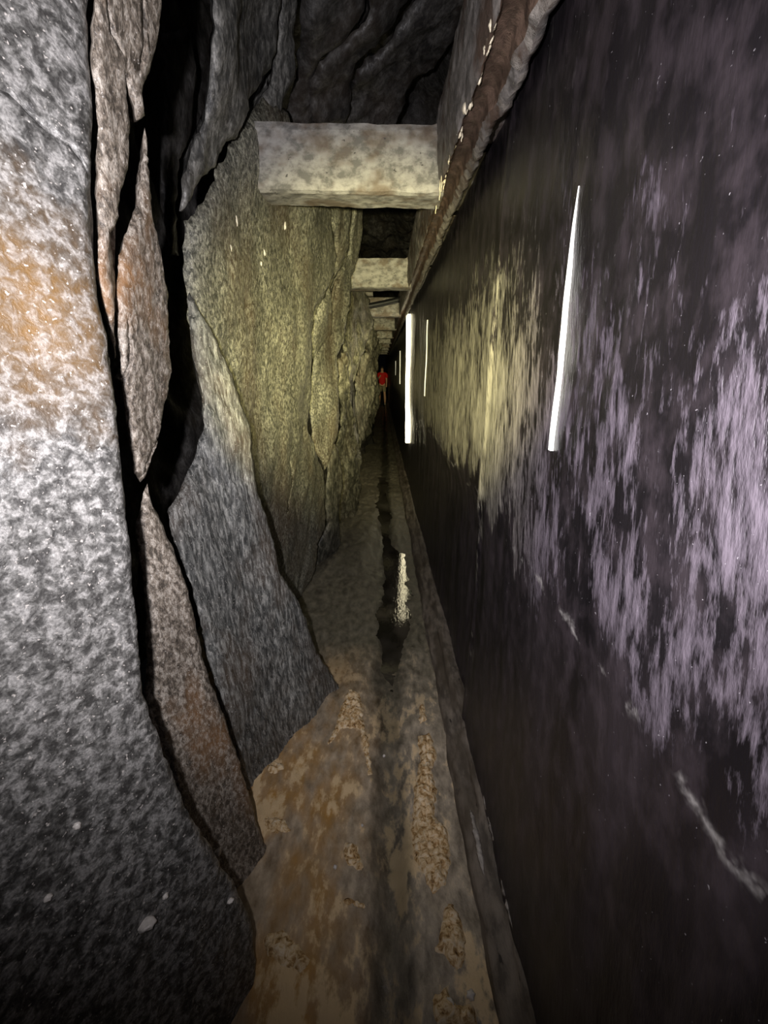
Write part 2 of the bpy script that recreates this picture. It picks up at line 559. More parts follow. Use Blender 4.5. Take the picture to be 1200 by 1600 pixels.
YB = np.concatenate([np.arange(-1.2, 8.0, 0.05), np.arange(8.0, 30.01, 0.15)])
ZB = np.arange(-0.1, 4.0, 0.05)
vs = []
for y in YB:
    for z in ZB:
        p = Vector((y * 1.3, z * 0.8, 1.7))
        x = back_x(y) + 0.16 * fbm(p) + 0.05 * fbm(p * 4) + 0.04 * abs(noise.noise(Vector((y * 5, z * 1.5, 0)))) + 0.05 * max(0, 0.7 - z)
        vs.append((min(x, -0.19), y, z))
wl = link('wall_left', vs, grid_faces(len(YB), len(ZB), True), M['rock_dark'])
tag(wl, 'rough natural rock wall of cracked grey schist slabs', 'wall', kind='structure')

XC = np.arange(-1.7, 1.3, 0.05)
vs = []
for y in YB:
    for x in XC:
        p = Vector((x * 1.5, y * 1.1, 5.5))
        z = 3.55 + 0.25 * fbm(p) + 0.09 * fbm(p * 3.3) - 0.30 * max(0, x - 0.1) - 2.2 * max(0, x - 0.65) - 0.1 * max(0, -x - 0.5)
        vs.append((x, y, max(z, 2.3)))
ceil = link('ceiling', vs, grid_faces(len(YB), len(XC)), M['rock_dark'])
tag(ceil, 'dark uneven natural rock roof above the concrete beams', 'ceiling', kind='structure')


# ------------------------------------------------------------------ rock slabs
def inside(poly, pts):
    x, y = pts[:, 0], pts[:, 1]
    r = np.zeros(len(pts), bool)
    n = len(poly)
    for i in range(n):
        x0, y0 = poly[i]
        x1, y1 = poly[(i + 1) % n]
        c = (y0 > y) != (y1 > y)
        with np.errstate(divide='ignore', invalid='ignore'):
            xi = (x1 - x0) * (y - y0) / (y1 - y0) + x0
        r ^= c & (x < xi)
    return r


def seg_dist(pts, loop, closed=True):
    d = np.full(len(pts), 1e9)
    n = len(loop)
    for i in range(n if closed else n - 1):
        a = loop[i]
        b = loop[(i + 1) % n]
        ab = b - a
        L = max(1e-12, ab @ ab)
        t = np.clip(((pts - a) @ ab) / L, 0, 1)
        q = a + t[:, None] * ab
        d = np.minimum(d, np.hypot(*(pts - q).T))
    return d


def slab(poly, anchors, mat, res=0.013, thick=0.18, amp=0.012, jag=0.006, edge=0.02, cracks=(), seed=1, foli=(0.2, 1.0), label=None, parent=None, name='rock_slab', bulge=0.0, ridge=0.25):
    rnd = random.Random(seed)
    A = np.array([at(*a) for a in anchors])
    c = A.mean(0)
    nrm = np.linalg.svd(A - c)[2][-1]
    C = np.array((0, 0, EYE))
    if nrm @ (C - c) < 0:
        nrm = -nrm
    up = np.array((0, 0, 1.0))
    v = up - nrm * (up @ nrm)
    v /= np.linalg.norm(v)
    u = np.cross(v, nrm)
    off = float(c @ nrm)
    print('slab', seed, 'normal', np.round(nrm, 2), 'resid', np.round((A - c) @ nrm, 3))

    def hit(px, py):
        d = np.array(ray(px, py))
        den = d @ nrm
        t = (off - C @ nrm) / den if abs(den) > 1e-6 else 9
        if t <= 0 or t > 40:
            print('slab seed', seed, 'bad ray', px, py, t)
            t = 1.0
        p = C + d * t - c
        return np.array((p @ u, p @ v))
    P = [hit(*q) for q in poly]
    # boundary, resampled and broken up
    loop = []
    n = len(P)
    for i in range(n):
        a, b = P[i], P[(i + 1) % n]
        L = np.linalg.norm(b - a)
        k = max(1, int(L / (res * 0.8)))
        t = (b - a) / max(L, 1e-9)
        nn = np.array((t[1], -t[0]))
        for j in range(k):
            q = a + (b - a) * j / k
            w3 = Vector((q[0] * 14, q[1] * 14, seed * 3.1))
            o = jag * (noise.noise(w3) * 1.3 + noise.noise(w3 * 2.7) * 0.8 + noise.noise(w3 * 7) * 0.45)
            loop.append(q + nn * o)
    loop = np.array(loop)
    lo, hi = loop.min(0), loop.max(0)
    gx = np.arange(lo[0], hi[0], res)
    gy = np.arange(lo[1], hi[1], res * 1.15)
    G = np.array([(x + rnd.uniform(-.3, .3) * res, y + rnd.uniform(-.3, .3) * res) for x in gx for y in gy])
    G = G[inside(loop, G)]
    G = G[seg_dist(G, loop) > res * 0.6]
    cr_pts, cr_dep = [], []
    for line, wd, dep in cracks:
        Q = np.array([hit(*q) for q in line])
        R = []
        for a, b in zip(Q[:-1], Q[1:]):
            k = max(1, int(np.linalg.norm(b - a) / (wd * 1.1)))
            for j in range(k):
                R.append(a + (b - a) * j / k)
        R.append(Q[-1])
        R = np.array(R)
        for i in range(1, len(R) - 1):
            w3 = Vector((R[i][0] * 25, R[i][1] * 25, seed))
            R[i] = R[i] + 0.004 * np.array((noise.noise(w3), noise.noise(w3 + Vector((5, 5, 5)))))
        G = G[seg_dist(G, R, False) > wd * 1.6]
        for i in range(len(R)):
            t = R[min(i + 1, len(R) - 1)] - R[max(i - 1, 0)]
            t = t / max(1e-9, np.linalg.norm(t))
            nn = np.array((t[1], -t[0]))
            f = min(1.0, 0.25 + 4.0 * min(i, len(R) - 1 - i) / len(R))
            cr_pts += [R[i], R[i] + nn * wd * f, R[i] - nn * wd * f]
            cr_dep += [dep * f, 0.0, -0.002 * f]
    if cr_pts:
        cr_pts = np.array(cr_pts)
        cr_dep = np.array(cr_dep)
        ok = inside(loop, cr_pts) & (seg_dist(cr_pts, loop) > res * 0.3)
        cr_pts, cr_dep = cr_pts[ok], cr_dep[ok]
    nl = len(loop)
    allp = [Vector(q) for q in loop] + [Vector(q) for q in G] + [Vector(q) for q in cr_pts]
    dep0 = np.concatenate([np.zeros(nl + len(G)), cr_dep if len(cr_pts) else np.zeros(0)])
    out = delaunay_2d_cdt(allp, [(i, (i + 1) % nl) for i in range(nl)], [], 1, 1e-7)
    V2, E2, F2, OV = out[0], out[1], out[2], out[3]
    pts = np.array([(q.x, q.y) for q in V2])
    dist = seg_dist(pts, loop)
    fx, fy = foli
    mx = max(dist.max(), 1e-6)
    verts = []
    for i, q in enumerate(pts):
        src = OV[i][0] if OV[i] else 0
        w0 = c + u * q[0] + v * q[1]
        a1 = (q[0] * fy - q[1] * fx)
        b1 = (q[0] * fx + q[1] * fy)
        h = amp * fbm(Vector((a1 * 4.5, b1 * 2.4, seed * 1.7)), 3) * 1.5
        h += ridge * amp * 1.0 * (abs(noise.noise(Vector((a1 * 22, b1 * 5, seed)))) - 0.25)
        h += amp * 0.22 * fbm(Vector((a1 * 45, b1 * 30, seed + 3)))
        # stepped foliation
        s = a1 * 16 + 1.8 * noise.noise(Vector((a1 * 4, b1 * 3, seed + 8)))
        h += ridge * amp * 0.7 * (s - math.floor(s)) ** 3
        e = min(dist[i] / edge, 1.0)
        h -= edge * 0.55 * (1 - e) ** 2
        h += bulge * min(1, dist[i] / mx) ** 0.7
        if src < len(dep0):
            h -= dep0[src]
        verts.append(w0 + nrm * h)
    faces = [tuple(f) for f in F2]
    if faces:
        a, b, d = (verts[k] for k in faces[0][:3])
        if np.cross(b - a, d - a) @ nrm < 0:
            faces = [f[::-1] for f in faces]
    # sides going back into the rock
    idx = {}
    for i in range(len(pts)):
        for sidx in OV[i]:
            idx[sidx] = i
    ring = [idx[i] for i in range(nl) if i in idx]
    cen = np.mean([verts[i] for i in ring], 0)
    base = ring
    for lev in (0.25, 0.6, 1.0):
        new = []
        for k, i in enumerate(ring):
            p0 = verts[i]
            r = p0 - C
            r = r / np.linalg.norm(r)
            d = r * 0.97 - nrm * 0.08
            d = d / np.linalg.norm(d)
            q = p0 + d * thick * lev + (cen - p0) * 0.13 * lev
            w3 = Vector(q * 9)
            q = q + 0.012 * np.array(noise.noise_vector(w3))
            new.append(len(verts))
            verts.append(q)
        m = len(ring)
        for k in range(m):
            faces.append((base[k], base[(k + 1) % m], new[(k + 1) % m], new[k]))
        base = new
    cb = len(verts)
    verts.append(np.mean([verts[i] for i in base], 0))
    m = len(base)
    for k in range(m):
        faces.append((base[k], base[(k + 1) % m], cb))
    o = link(name, verts, faces, mat, parent or wl)
    bm = bmesh.new()
    bm.from_mesh(o.data)
    bmesh.ops.recalc_face_normals(bm, faces=bm.faces)
    bm.to_mesh(o.data)
    bm.free()
    if label:
        o['label'] = label
    return o


# nearest big slab
slab([(-420, -160), (138, -160), (142, 0), (144, 110), (148, 230), (142, 330), (146, 430), (158, 480), (172, 520), (182, 600), (190, 690), (196, 760),
      (205, 860), (214, 960), (224, 1040), (226, 1085), (238, 1120), (262, 1190), (292, 1262), (330, 1330), (372, 1385), (396, 1440), (402, 1500),
      (404, 1600), (408, 1720), (-420, 1720)],
     [(0, 800, 0.56), (200, 800, 0.75), (140, 0, 0.77), (-50, 0, 0.62), (400, 1600, 0.51), (0, 1500, 0.33)], M['rock_pale'], 0.0115, 0.10, 0.009, 0.004, 0.018,
     [([(-60, 110), (10, 140), (60, 190), (110, 228), (140, 272)], 0.004, 0.012)], 3, (0.05, 1), 'pale grey schist slab with an orange rust patch', ridge=0.0)
# strip beside it, above
slab([(152, -160), (262, -160), (260, 0), (252, 70), (230, 122), (226, 150), (232, 180), (220, 188), (200, 118), (206, 190), (203, 265), (190, 300), (178, 362), (170, 368), (168, 430), (176, 470),
      (178, 560), (172, 530), (160, 480), (149, 430), (147, 330), (152, 240), (148, 110)],
     [(150, 0, 0.82), (260, 0, 0.98), (175, 480, 0.82), (205, 200, 0.90)], M['rock_warm'], 0.009, 0.10, 0.010, 0.005, 0.014,
     [([(165, 0), (175, 50), (188, 80)], 0.004, 0.02), ([(222, 0), (224, 60), (216, 110)], 0.004, 0.02)], 5, (0.1, 1))
# tongue of rock behind the crack
slab([(234, 200), (240, 260), (246, 320), (252, 380), (268, 450), (276, 520), (281, 585), (262, 655), (246, 712), (232, 748), (224, 756), (214, 735), (206, 690), (199, 620), (193, 540), (186, 460),
      (190, 405), (208, 352), (224, 320), (230, 260)],
     [(230, 250, 1.0), (185, 480, 0.86), (280, 560, 1.06), (225, 750, 0.93)], M['rock_warm'], 0.009, 0.08, 0.012, 0.005, 0.018,
     [([(200, 505), (203, 560), (196, 640)], 0.004, 0.02), ([(280, 660), (240, 700), (222, 745)], 0.003, 0.01)], 7, (0.0, 1))
# wedge below it
slab([(236, 755), (246, 790), (268, 840), (296, 915), (306, 960), (322, 1040), (345, 1100), (368, 1160), (384, 1222), (398, 1270), (416, 1325), (412, 1362), (406, 1402), (402, 1500), (402, 1640), (330, 1640), (300, 1400), (262, 1280),
      (235, 1200), (228, 1090), (232, 1040), (230, 960), (222, 880), (216, 820), (224, 785), (228, 770)],
     [(236, 760, 0.96), (300, 930, 0.98), (415, 1325, 0.885), (215, 1000, 0.80), (270, 1250, 0.76)], M['rock_warm'], 0.010, 0.10, 0.010, 0.004, 0.018,
     [([(240, 1120), (262, 1180), (280, 1250), (300, 1300)], 0.005, 0.010)], 9, (-0.25, 1), 'brownish schist wedge with a rusty seam')
# slivers in the long crack
slab([(212, 990), (220, 1010), (224, 1060), (222, 1090), (214, 1085), (206, 1040)], [(212, 990, 0.80), (224, 1060, 0.82), (206, 1040, 0.78)], M['rock_grey'], 0.006, 0.05, 0.005, 0.002, 0.008, (), 11)
slab([(160, 520), (172, 560), (178, 620), (180, 680), (170, 660), (164, 600)], [(160, 520, 0.80), (178, 620, 0.83), (164, 640, 0.80)], M['rock_pale'], 0.006, 0.05, 0.005, 0.002, 0.008, (), 12)
# rock deep in the black cleft
slab([(262, 60), (300, 40), (312, 120), (300, 210), (282, 250), (276, 330), (284, 400), (268, 400), (255, 300), (258, 180)],
     [(262, 60, 2.1), (312, 120, 2.3), (276, 330, 2.2), (255, 300, 2.05)], M['rock_dark'], 0.02, 0.15, 0.02, 0.008, 0.03, (), 13)

# dark slab standing on the floor behind the cleft
slab([(302, 455), (322, 490), (345, 545), (366, 600), (388, 655), (394, 700), (406, 765), (424, 820), (436, 850), (440, 890), (452, 915), (468, 938), (484, 965), (496, 1010), (512, 1042), (530, 1070),
      (538, 1090), (528, 1120), (500, 1160), (470, 1230), (420, 1290), (385, 1270), (372, 1170), (345, 1100), (322, 1010), (300, 925), (264, 822), (268, 795), (290, 755), (312, 715), (324, 668), (318, 610), (306, 540)],
     [(303, 470, 1.35), (420, 1200, 1.20), (535, 1085, 1.60), (270, 800, 1.12), (400, 780, 1.52)], M['rock_grey'], 0.0125, 0.16, 0.016, 0.006, 0.025,
     [([(396, 690), (404, 740), (408, 775)], 0.006, 0.03), ([(440, 845), (438, 880), (446, 905)], 0.006, 0.03), ([(500, 1000), (508, 1030), (520, 1060)], 0.004, 0.02)], 17, (-0.25, 1),
     'dark grey fibrous schist slab standing on the floor', ridge=0.6)
# big olive slab lit by the torch
slab([(296, 345), (318, 318), (345, 262), (372, 218), (398, 180), (425, 150), (452, 170), (475, 230), (515, 300), (524, 330), (526, 372), (530, 400), (524, 432), (506, 462), (494, 486), (489, 520), (487, 560), (490, 620), (486, 670),
      (494, 700), (506, 730), (512, 775), (510, 820), (496, 850), (494, 890), (482, 915), (470, 960), (440, 960), (420, 880), (395, 800), (372, 700), (350, 620), (325, 560), (302, 500), (296, 420)],
     [(300, 335, 1.42), (525, 430, 2.95), (470, 935, 2.45), (310, 520, 1.5), (425, 250, 2.02)], M['rock_olive'], 0.021, 0.22, 0.020, 0.008, 0.04,
     [([(488, 520), (490, 600), (488, 690)], 0.006, 0.02), ([(455, 720), (460, 760), (448, 800)], 0.006, 0.02), ([(515, 600), (512, 680)], 0.006, 0.02)], 19, (0.12, 1),
     'broad olive brown schist slab under the largest beam')
# upper continuation
slab([(334, -140), (446, -140), (438, 0), (434, 60), (424, 96), (422, 118), (392, 164), (368, 200), (344, 250), (318, 305), (296, 335), (298, 290), (310, 250), (326, 190), (330, 100), (334, 40)],
     [(334, 0, 1.45), (438, 0, 2.0), (300, 330, 1.40), (420, 118, 2.0)], M['rock_mid'], 0.018, 0.2, 0.022, 0.008, 0.03, (), 23, (0.3, 1))
slab([(440, -140), (476, -140), (466, 60), (466, 120), (452, 160), (440, 185), (438, 205), (425, 212), (412, 222), (380, 225), (400, 180), (428, 130), (430, 100), (440, 60)],
     [(440, 0, 2.05), (466, 100, 2.2), (425, 210, 2.05), (400, 190, 2.0)], M['rock_mid'], 0.018, 0.2, 0.02, 0.01, 0.03, (), 24, (0.2, 1))
# roof slabs above the first beam
slab([(470, -140), (600, -140), (570, 20), (540, 70), (500, 100), (490, 150), (500, 250), (440, 250), (456, 170), (470, 110)],
     [(470, 0, 2.35), (570, 10, 2.3), (450, 220, 2.6), (500, 240, 2.9)], M['rock_dark'], 0.022, 0.2, 0.03, 0.012, 0.05, (), 25, (0.5, 1))
slab([(600, -140), (690, -140), (650, 0), (600, 70), (560, 110), (545, 170), (530, 260), (490, 260), (488, 160), (505, 105), (545, 75), (580, 20)],
     [(600, 0, 2.4), (640, 0, 2.5), (500, 240, 2.9), (540, 180, 2.8)], M['rock_dark'], 0.022, 0.2, 0.03, 0.012, 0.05, (), 26, (0.6, 1))
slab([(690, -140), (780, -140), (740, 0), (690, 100), (640, 150), (610, 230), (600, 260), (525, 260), (540, 180), (560, 115), (605, 72), (655, 5)],
     [(690, 0, 2.6), (640, 120, 2.9), (540, 240, 3.1), (600, 230, 3.2)], M['rock_dark'], 0.022, 0.2, 0.03, 0.012, 0.05, (), 27, (0.6, 1))
# rocks past the big slab
slab([(500, 300), (545, 300), (552, 330), (548, 380), (536, 420), (520, 450), (522, 520), (506, 560), (492, 560), (488, 520), (500, 480), (528, 430), (528, 380)],
     [(530, 330, 2.98), (548, 360, 3.2), (495, 540, 2.9), (520, 460, 3.05)], M['rock_olive'], 0.022, 0.2, 0.02, 0.01, 0.04, (), 29, (0.1, 1))
slab([(545, 290), (573, 296), (572, 350), (568, 396), (556, 432), (551, 465), (546, 490), (542, 530), (533, 560), (531, 620), (534, 660), (526, 692), (516, 715), (510, 735), (496, 705), (490, 660), (491, 560), (500, 545), (520, 490), (530, 440), (546, 400), (550, 340)],
     [(572, 340, 3.6), (500, 560, 2.95), (545, 490, 3.35), (515, 715, 3.05)], M['rock_olive'], 0.022, 0.2, 0.025, 0.010, 0.04,
     [([(535, 430), (525, 480), (516, 530)], 0.008, 0.03)], 31, (0.1, 1), 'yellow lit schist buttress before the second beam')
slab([(517, 712), (528, 690), (535, 712), (537, 760), (533, 800), (536, 850), (520, 885), (500, 905), (492, 895), (498, 852), (512, 820), (512, 760)],
     [(528, 690, 3.2), (536, 850, 3.3), (498, 852, 3.0), (512, 760, 3.05)], M['rock_far'], 0.022, 0.15, 0.02, 0.008, 0.04, (), 33, (0.0, 1))
slab([(532, 560), (545, 548), (548, 590), (556, 650), (552, 700), (558, 740), (562, 790), (560, 810), (536, 815), (536, 720), (530, 690), (533, 620)],
     [(545, 550, 3.9), (562, 790, 4.4), (536, 800, 4.0), (532, 620, 3.8)], M['rock_far'], 0.022, 0.2, 0.034, 0.018, 0.05, (), 35, (0.0, 1), ridge=0.8)
slab([(548, 420), (572, 420), (578, 470), (580, 500), (574, 535), (562, 556), (556, 590), (552, 640), (558, 680), (566, 720), (562, 770), (552, 770), (545, 640), (540, 540), (548, 480)],
     [(575, 440, 5.2), (578, 500, 5.3), (548, 640, 4.5), (562, 750, 4.9)], M['rock_far'], 0.022, 0.2, 0.051, 0.022, 0.05, (), 37, (0.1, 1))
slab([(570, 480), (588, 505), (590, 540), (584, 560), (582, 600), (578, 640), (572, 670), (562, 700), (556, 650), (558, 600), (566, 560), (576, 535)],
     [(588, 510, 7.0), (576, 640, 6.2), (558, 620, 5.6), (566, 690, 6.0)], M['rock_far'], 0.022, 0.3, 0.060, 0.027, 0.05, (), 39, (0.1, 1))
slab([(584, 515), (596, 540), (590, 566), (589, 600), (588, 640), (580, 668), (572, 690), (574, 650), (582, 600), (580, 560)],
     [(594, 540, 9.5), (587, 640, 8.6), (576, 650, 7.4), (580, 560, 7.6)], M['rock_far'], 0.022, 0.4, 0.068, 0.036, 0.05, (), 41, (0.1, 1))

# white quartz nodules on the near slab
def pebble(loc, r, mat, seed, parent, name, sq=(1, 1, 1)):
    bm = bmesh.new()
    bmesh.ops.create_icosphere(bm, subdivisions=3, radius=1)
    for v in bm.verts:
        k = 1 + 0.35 * fbm(v.co * 1.6 + Vector((seed, 0, 0)))
        v.co = Vector((v.co.x * sq[0], v.co.y * sq[1], v.co.z * sq[2])) * (r * k) + Vector(loc)
    me = bpy.data.meshes.new(name)
    bm.to_mesh(me)
    bm.free()
    me.polygons.foreach_set('use_smooth', [True] * len(me.polygons))
    me.materials.append(mat)
    o = bpy.data.objects.new(name, me)
    COL.objects.link(o)
    o.parent = parent
    return o


dg = bpy.context.evaluated_depsgraph_get()
for i, (px, py, r, sq) in enumerate([(340, 1330, 0.013, (1, 1, .75)), (226, 1443, 0.014, (1.4, 1, .6)), (120, 1290, 0.006, (1, 1, 1)), (75, 1402, 0.006, (1, 1, 1)), (258, 1400, 0.006, (1, 1, 1)), (358, 1407, 0.007, (1.6, 1, .5))]):
    hit = S.ray_cast(dg, Vector((0, 0, EYE)), ray(px, py).normalized())
    if hit[0]:
        pebble(hit[1], r, M['quartz'], i * 3.7, wl, 'quartz_nodule', sq)
# mineral crusts and stones on the floor
def crust(poly, seed, h=0.014):
    P = [on_floor(*q) for q in poly]
    n = len(P)
    loop = []
    for i in range(n):
        a, b = P[i], P[(i + 1) % n]
        k = max(1, int((b - a).length / 0.008))
        for j in range(k):
            q = a + (b - a) * (j / k)
            loop.append(np.array((q.x + 0.009 * noise.noise(Vector((q.x * 60, q.y * 60, seed))), q.y + 0.009 * noise.noise(Vector((q.x * 60, q.y * 60, seed + 5))))))
    loop = np.array(loop)
    lo, hi = loop.min(0), loop.max(0)
    G = np.array([(x + random.uniform(-.002, .002), y + random.uniform(-.002, .002)) for x in np.arange(lo[0], hi[0], 0.0065) for y in np.arange(lo[1], hi[1], 0.0065)])
    G = G[inside(loop, G)]
    G = G[seg_dist(G, loop) > 0.004]
    nl = len(loop)
    out = delaunay_2d_cdt([Vector(q) for q in loop] + [Vector(q) for q in G], [(i, (i + 1) % nl) for i in range(nl)], [], 1, 1e-7)
    pts = np.array([(q.x, q.y) for q in out[0]])
    d = seg_dist(pts, loop)
    vs = []
    for q, dd in zip(pts, d):
        e = min(1, dd / 0.02)
        z = floor_z(q[0], q[1]) - 0.006 + (h + 0.006) * e ** 0.6 + e * (0.020 * abs(noise.noise(Vector((q[0] * 26, q[1] * 38, seed)))) + 0.012 * fbm(Vector((q[0] * 60, q[1] * 75, seed))))
        vs.append((q[0], q[1], z))
    o = link('mineral_crust', vs, [tuple(f) for f in out[2]], M['crust'], floor)
    bm = bmesh.new()
    bm.from_mesh(o.data)
    for f in bm.faces:
        if f.normal.z < 0:
            f.normal_flip()
    bm.to_mesh(o.data)
    bm.free()
    return o


random.seed(4)
for i, p in enumerate([
    [(650, 1150), (672, 1145), (684, 1180), (676, 1205), (684, 1235), (680, 1275), (700, 1295), (706, 1340), (698, 1385), (676, 1402), (660, 1370), (645, 1340), (642, 1290), (646, 1225), (656, 1190)],
    [(690, 1420), (710, 1412), (726, 1450), (730, 1500), (716, 1525), (694, 1500), (676, 1490), (688, 1450)],
    [(672, 1560), (700, 1545), (712, 1565), (742, 1570), (748, 1612), (676, 1612)],
    [(654, 1100), (664, 1100), (668, 1130), (654, 1135)],
    [(545, 1075), (566, 1085), (570, 1130), (578, 1160), (584, 1210), (574, 1215), (560, 1140), (535, 1140), (520, 1160), (508, 1165), (530, 1110)],
    [(534, 1310), (560, 1318), (572, 1360), (560, 1366), (538, 1350)],
    [(410, 1275), (440, 1275), (462, 1300), (430, 1306), (412, 1296)],
    [(415, 1455), (445, 1450), (480, 1490), (492, 1505), (470, 1530), (440, 1515), (412, 1490)],
    [(412, 1195), (440, 1190), (446, 1205), (420, 1215)],
    [(520, 1400), (570, 1408), (572, 1424), (530, 1418)],
]):
    crust(p, i * 2.3, 0.014 if i < 4 else 0.005)
for i, (px, py, r) in enumerate([(703, 1577, 0.012), (524, 1358, 0.006), (735, 1560, 0.01), (600, 1175, 0.006), (566, 1290, 0.005)]):
    q = on_floor(px, py)
    pebble((q.x, q.y, floor_z(q.x, q.y) + r * 0.9), r, M['quartz'], i * 5.1, floor, 'pebble')


# ------------------------------------------------------------------ beams
def beam(y, x0, x1, z0=2.20, z1=2.42, dep=0.17, seed=0, label='', group=None, skew=0.0):
    n = 40
    m = 8
    vs, fs = [], []
    ring = []
    for k in range(m):
        ring.append((0.0, k / m))
    for k in range(m):
        ring.append((k / m, 1.0))
    for k in range(m):
        ring.append((1.0, 1 - k / m))
    for k in range(m):
        ring.append((1 - k / m, 0.0))
    R = len(ring)
    for i in range(n + 1):
        t = i / n
        x = x0 + (x1 - x0) * t
        hz = 0.055 * max(0, 1 - (x1 - x) / 0.055) ** 2       # haunch where it meets the ledge
        for (a, b) in ring:
            # rounded arris
            ca = 0.006 if (a in (0.0, 1.0) and b in (0.0, 1.0)) else 0
            yy = y + a * dep + (ca if a == 0 else -ca)
            zz = z0 + b * (z1 - z0 + hz) + (ca if b == 0 else -ca) + skew * (1 - t)
            p = Vector((x * 9, yy * 9, zz * 9 + seed * 3))
            q = noise.noise_vector(p) * 0.005 + noise.noise_vector(p * 4) * 0.0025
            vs.append((x + q.x * 0.3, yy + q.y, zz + q.z))
    for i in range(n):
        for k in range(R):
            a = i * R + k
            b = i * R + (k + 1) % R
            fs.append((a, a + R, b + R, b))
    fs.append(tuple(range(R)))
    fs.append(tuple(n * R + k for k in range(R - 1, -1, -1)))
    o = link('concrete_beam', vs, fs, M['beam'], None, False)
    bm = bmesh.new()
    bm.from_mesh(o.data)
    bmesh.ops.recalc_face_normals(bm, faces=bm.faces)
    bm.to_mesh(o.data)
    bm.free()
    tag(o, label, 'beam', group, 'thing')
    return o


D1 = 1.885
left_end = [-0.50, -0.55, -0.5, -0.45, -0.42, -0.4, -0.4, -0.4, -0.4, -0.4]
for i in range(10):
    y = D1 * (i + 1)
    if i == 0:
        lab = 'pale grey concrete beam over the passage, largest, its left end in open rock'
    elif i == 1:
        lab = 'yellow lit concrete beam, second along the ledge from the largest beam'
    elif i == 2:
        lab = 'concrete beam just behind the slanting black pipe'
    elif i == 3:
        lab = 'concrete beam next after the one behind the black pipe'
    else:
        lab = ('fifth', 'sixth', 'seventh', 'eighth', 'ninth', 'tenth')[i - 4] + ' concrete beam in the row along the ledge, the largest being first'
    beam(y, left_end[i], ledge_x(y) + 0.03, seed=i, label=lab, group='concrete beams along the ledge', skew=0.012 if i == 0 else 0.0)

# black pipe crossing between the second and third beam
def tube(name, pts, rad, mat, parent=None, seg=14, cap=True):
    vs, fs = [], []
    n = len(pts)
    for i, p in enumerate(pts):
        t = (Vector(pts[min(i + 1, n - 1)]) - Vector(pts[max(i - 1, 0)])).normalized()
        a = t.orthogonal().normalized() if abs(t.z) > 0.9 else t.cross(Vector((0, 0, 1))).normalized()
        b = t.cross(a)
        r = rad[i] if isinstance(rad, (list, tuple)) else rad
        for k in range(seg):
            g = 2 * math.pi * k / seg
            vs.append(Vector(p) + (a * math.cos(g) + b * math.sin(g)) * r)
    for i in range(n - 1):
        for k in range(seg):
            a = i * seg + k
            b = i * seg + (k + 1) % seg
            fs.append((a, b, b + seg, a + seg))
    if cap:
        fs.append(tuple(range(seg - 1, -1, -1)))
        fs.append(tuple((n - 1) * seg + k for k in range(seg)))
    return link(name, vs, fs, mat, parent)


p0, p1 = at(535, 484, 5.25), at(628, 467, 5.3)
pts = [p0 + (p1 - p0) * t + Vector((0, 0, -0.012 * math.sin(math.pi * t))) for t in np.linspace(0, 1, 14)]
tag(tube('pipe', pts, 0.032, M['pipe']), 'black pipe slanting across the passage in front of a concrete beam', 'pipe')
# stub of concrete lying on the third beam
q = at(570, 463, 5.72)
bm = bmesh.new()
bmesh.ops.create_cube(bm, size=1)
bmesh.ops.bevel(bm, geom=bm.edges[:], offset=0.06, segments=2, affect='EDGES')
bmesh.ops.subdivide_edges(bm, edges=bm.edges[:], cuts=2, use_grid_fill=True)
for v in bm.verts:
    v.co = Vector((v.co.x * 0.21, v.co.y * 0.12, v.co.z * 0.085)) + noise.noise_vector(v.co * 2.5) * 0.008
me = bpy.data.meshes.new('concrete_block')
bm.to_mesh(me)
bm.free()
me.materials.append(M['beam'])
o = bpy.data.objects.new('concrete_block', me)
COL.objects.link(o)
o.location = (q.x, 5.74, 2.42 + 0.056)
tag(o, 'small concrete block lying on top of the beam behind the black pipe', 'block')

# soda straws and drips of calcite under the ledge
for (px, py, Y, L) in [(705, 212, 1.86, 0.05), (716, 200, 1.78, 0.05), (718, 218, 1.80, 0.03), (692, 275, 2.0, 0.05), (723, 170, 1.62, 0.015), (735, 140, 1.5, 0.012)]:
    p = at(px, py, Y)
    x = ledge_x(Y) + 0.006 + 0.022 * random.random()
    top = Vector((x, Y, 2.235))
    k = 8
    pts = [top + Vector((0.0015 * math.sin(j * 1.7), 0.0015 * math.cos(j * 2.1), -(L * 0.7 + 0.03) * j / (k - 1))) for j in range(k)]
    tube('calcite_straw', pts, [0.0035 - 0.002 * j / (k - 1) for j in range(k)], M['calcite'], ledge, 8)


# ------------------------------------------------------------------ vertical strip lights on the wall
def strip(ya, za, yb, zb, wd, mat, label, taper=0.0, out=0.006):
    vs, fs = [], []
    n = 24
    for i in range(n + 1):
        t = i / n
        y = ya + (yb - ya) * t
        z = za + (zb - za) * t
        s = 1.0
        if taper:
            s = min(1.0, 0.15 + (1 - t) / taper) if t > 1 - taper else 1.0
        x = min(wall_pt(y - wd, z)[0], wall_pt(y, z)[0], wall_pt(y + wd, z)[0])
        h = wd * 0.5 * s
        j = 0.04 * wd * noise.noise(Vector((z * 40, 0, 0)))
        vs += [(x + 0.012, y - h + j, z), (x - out * s, y - h * 0.8 + j, z), (x - out * s, y + h * 0.8 + j, z), (x + 0.012, y + h + j, z)]
    for i in range(n):
        for k in range(4):
            a = i * 4 + k
            b = i * 4 + (k + 1) % 4
            fs.append((a, b, b + 4, a + 4))
    fs += [(3, 2, 1, 0), tuple(n * 4 + k for k in range(4))]
    o = link('strip_light', vs, fs, mat, None, False)
    bm = bmesh.new()
    bm.from_mesh(o.data)
    bmesh.ops.recalc_face_normals(bm, faces=bm.faces)
    bm.to_mesh(o.data)
    bm.free()
    tag(o, label, 'strip light')
    return o


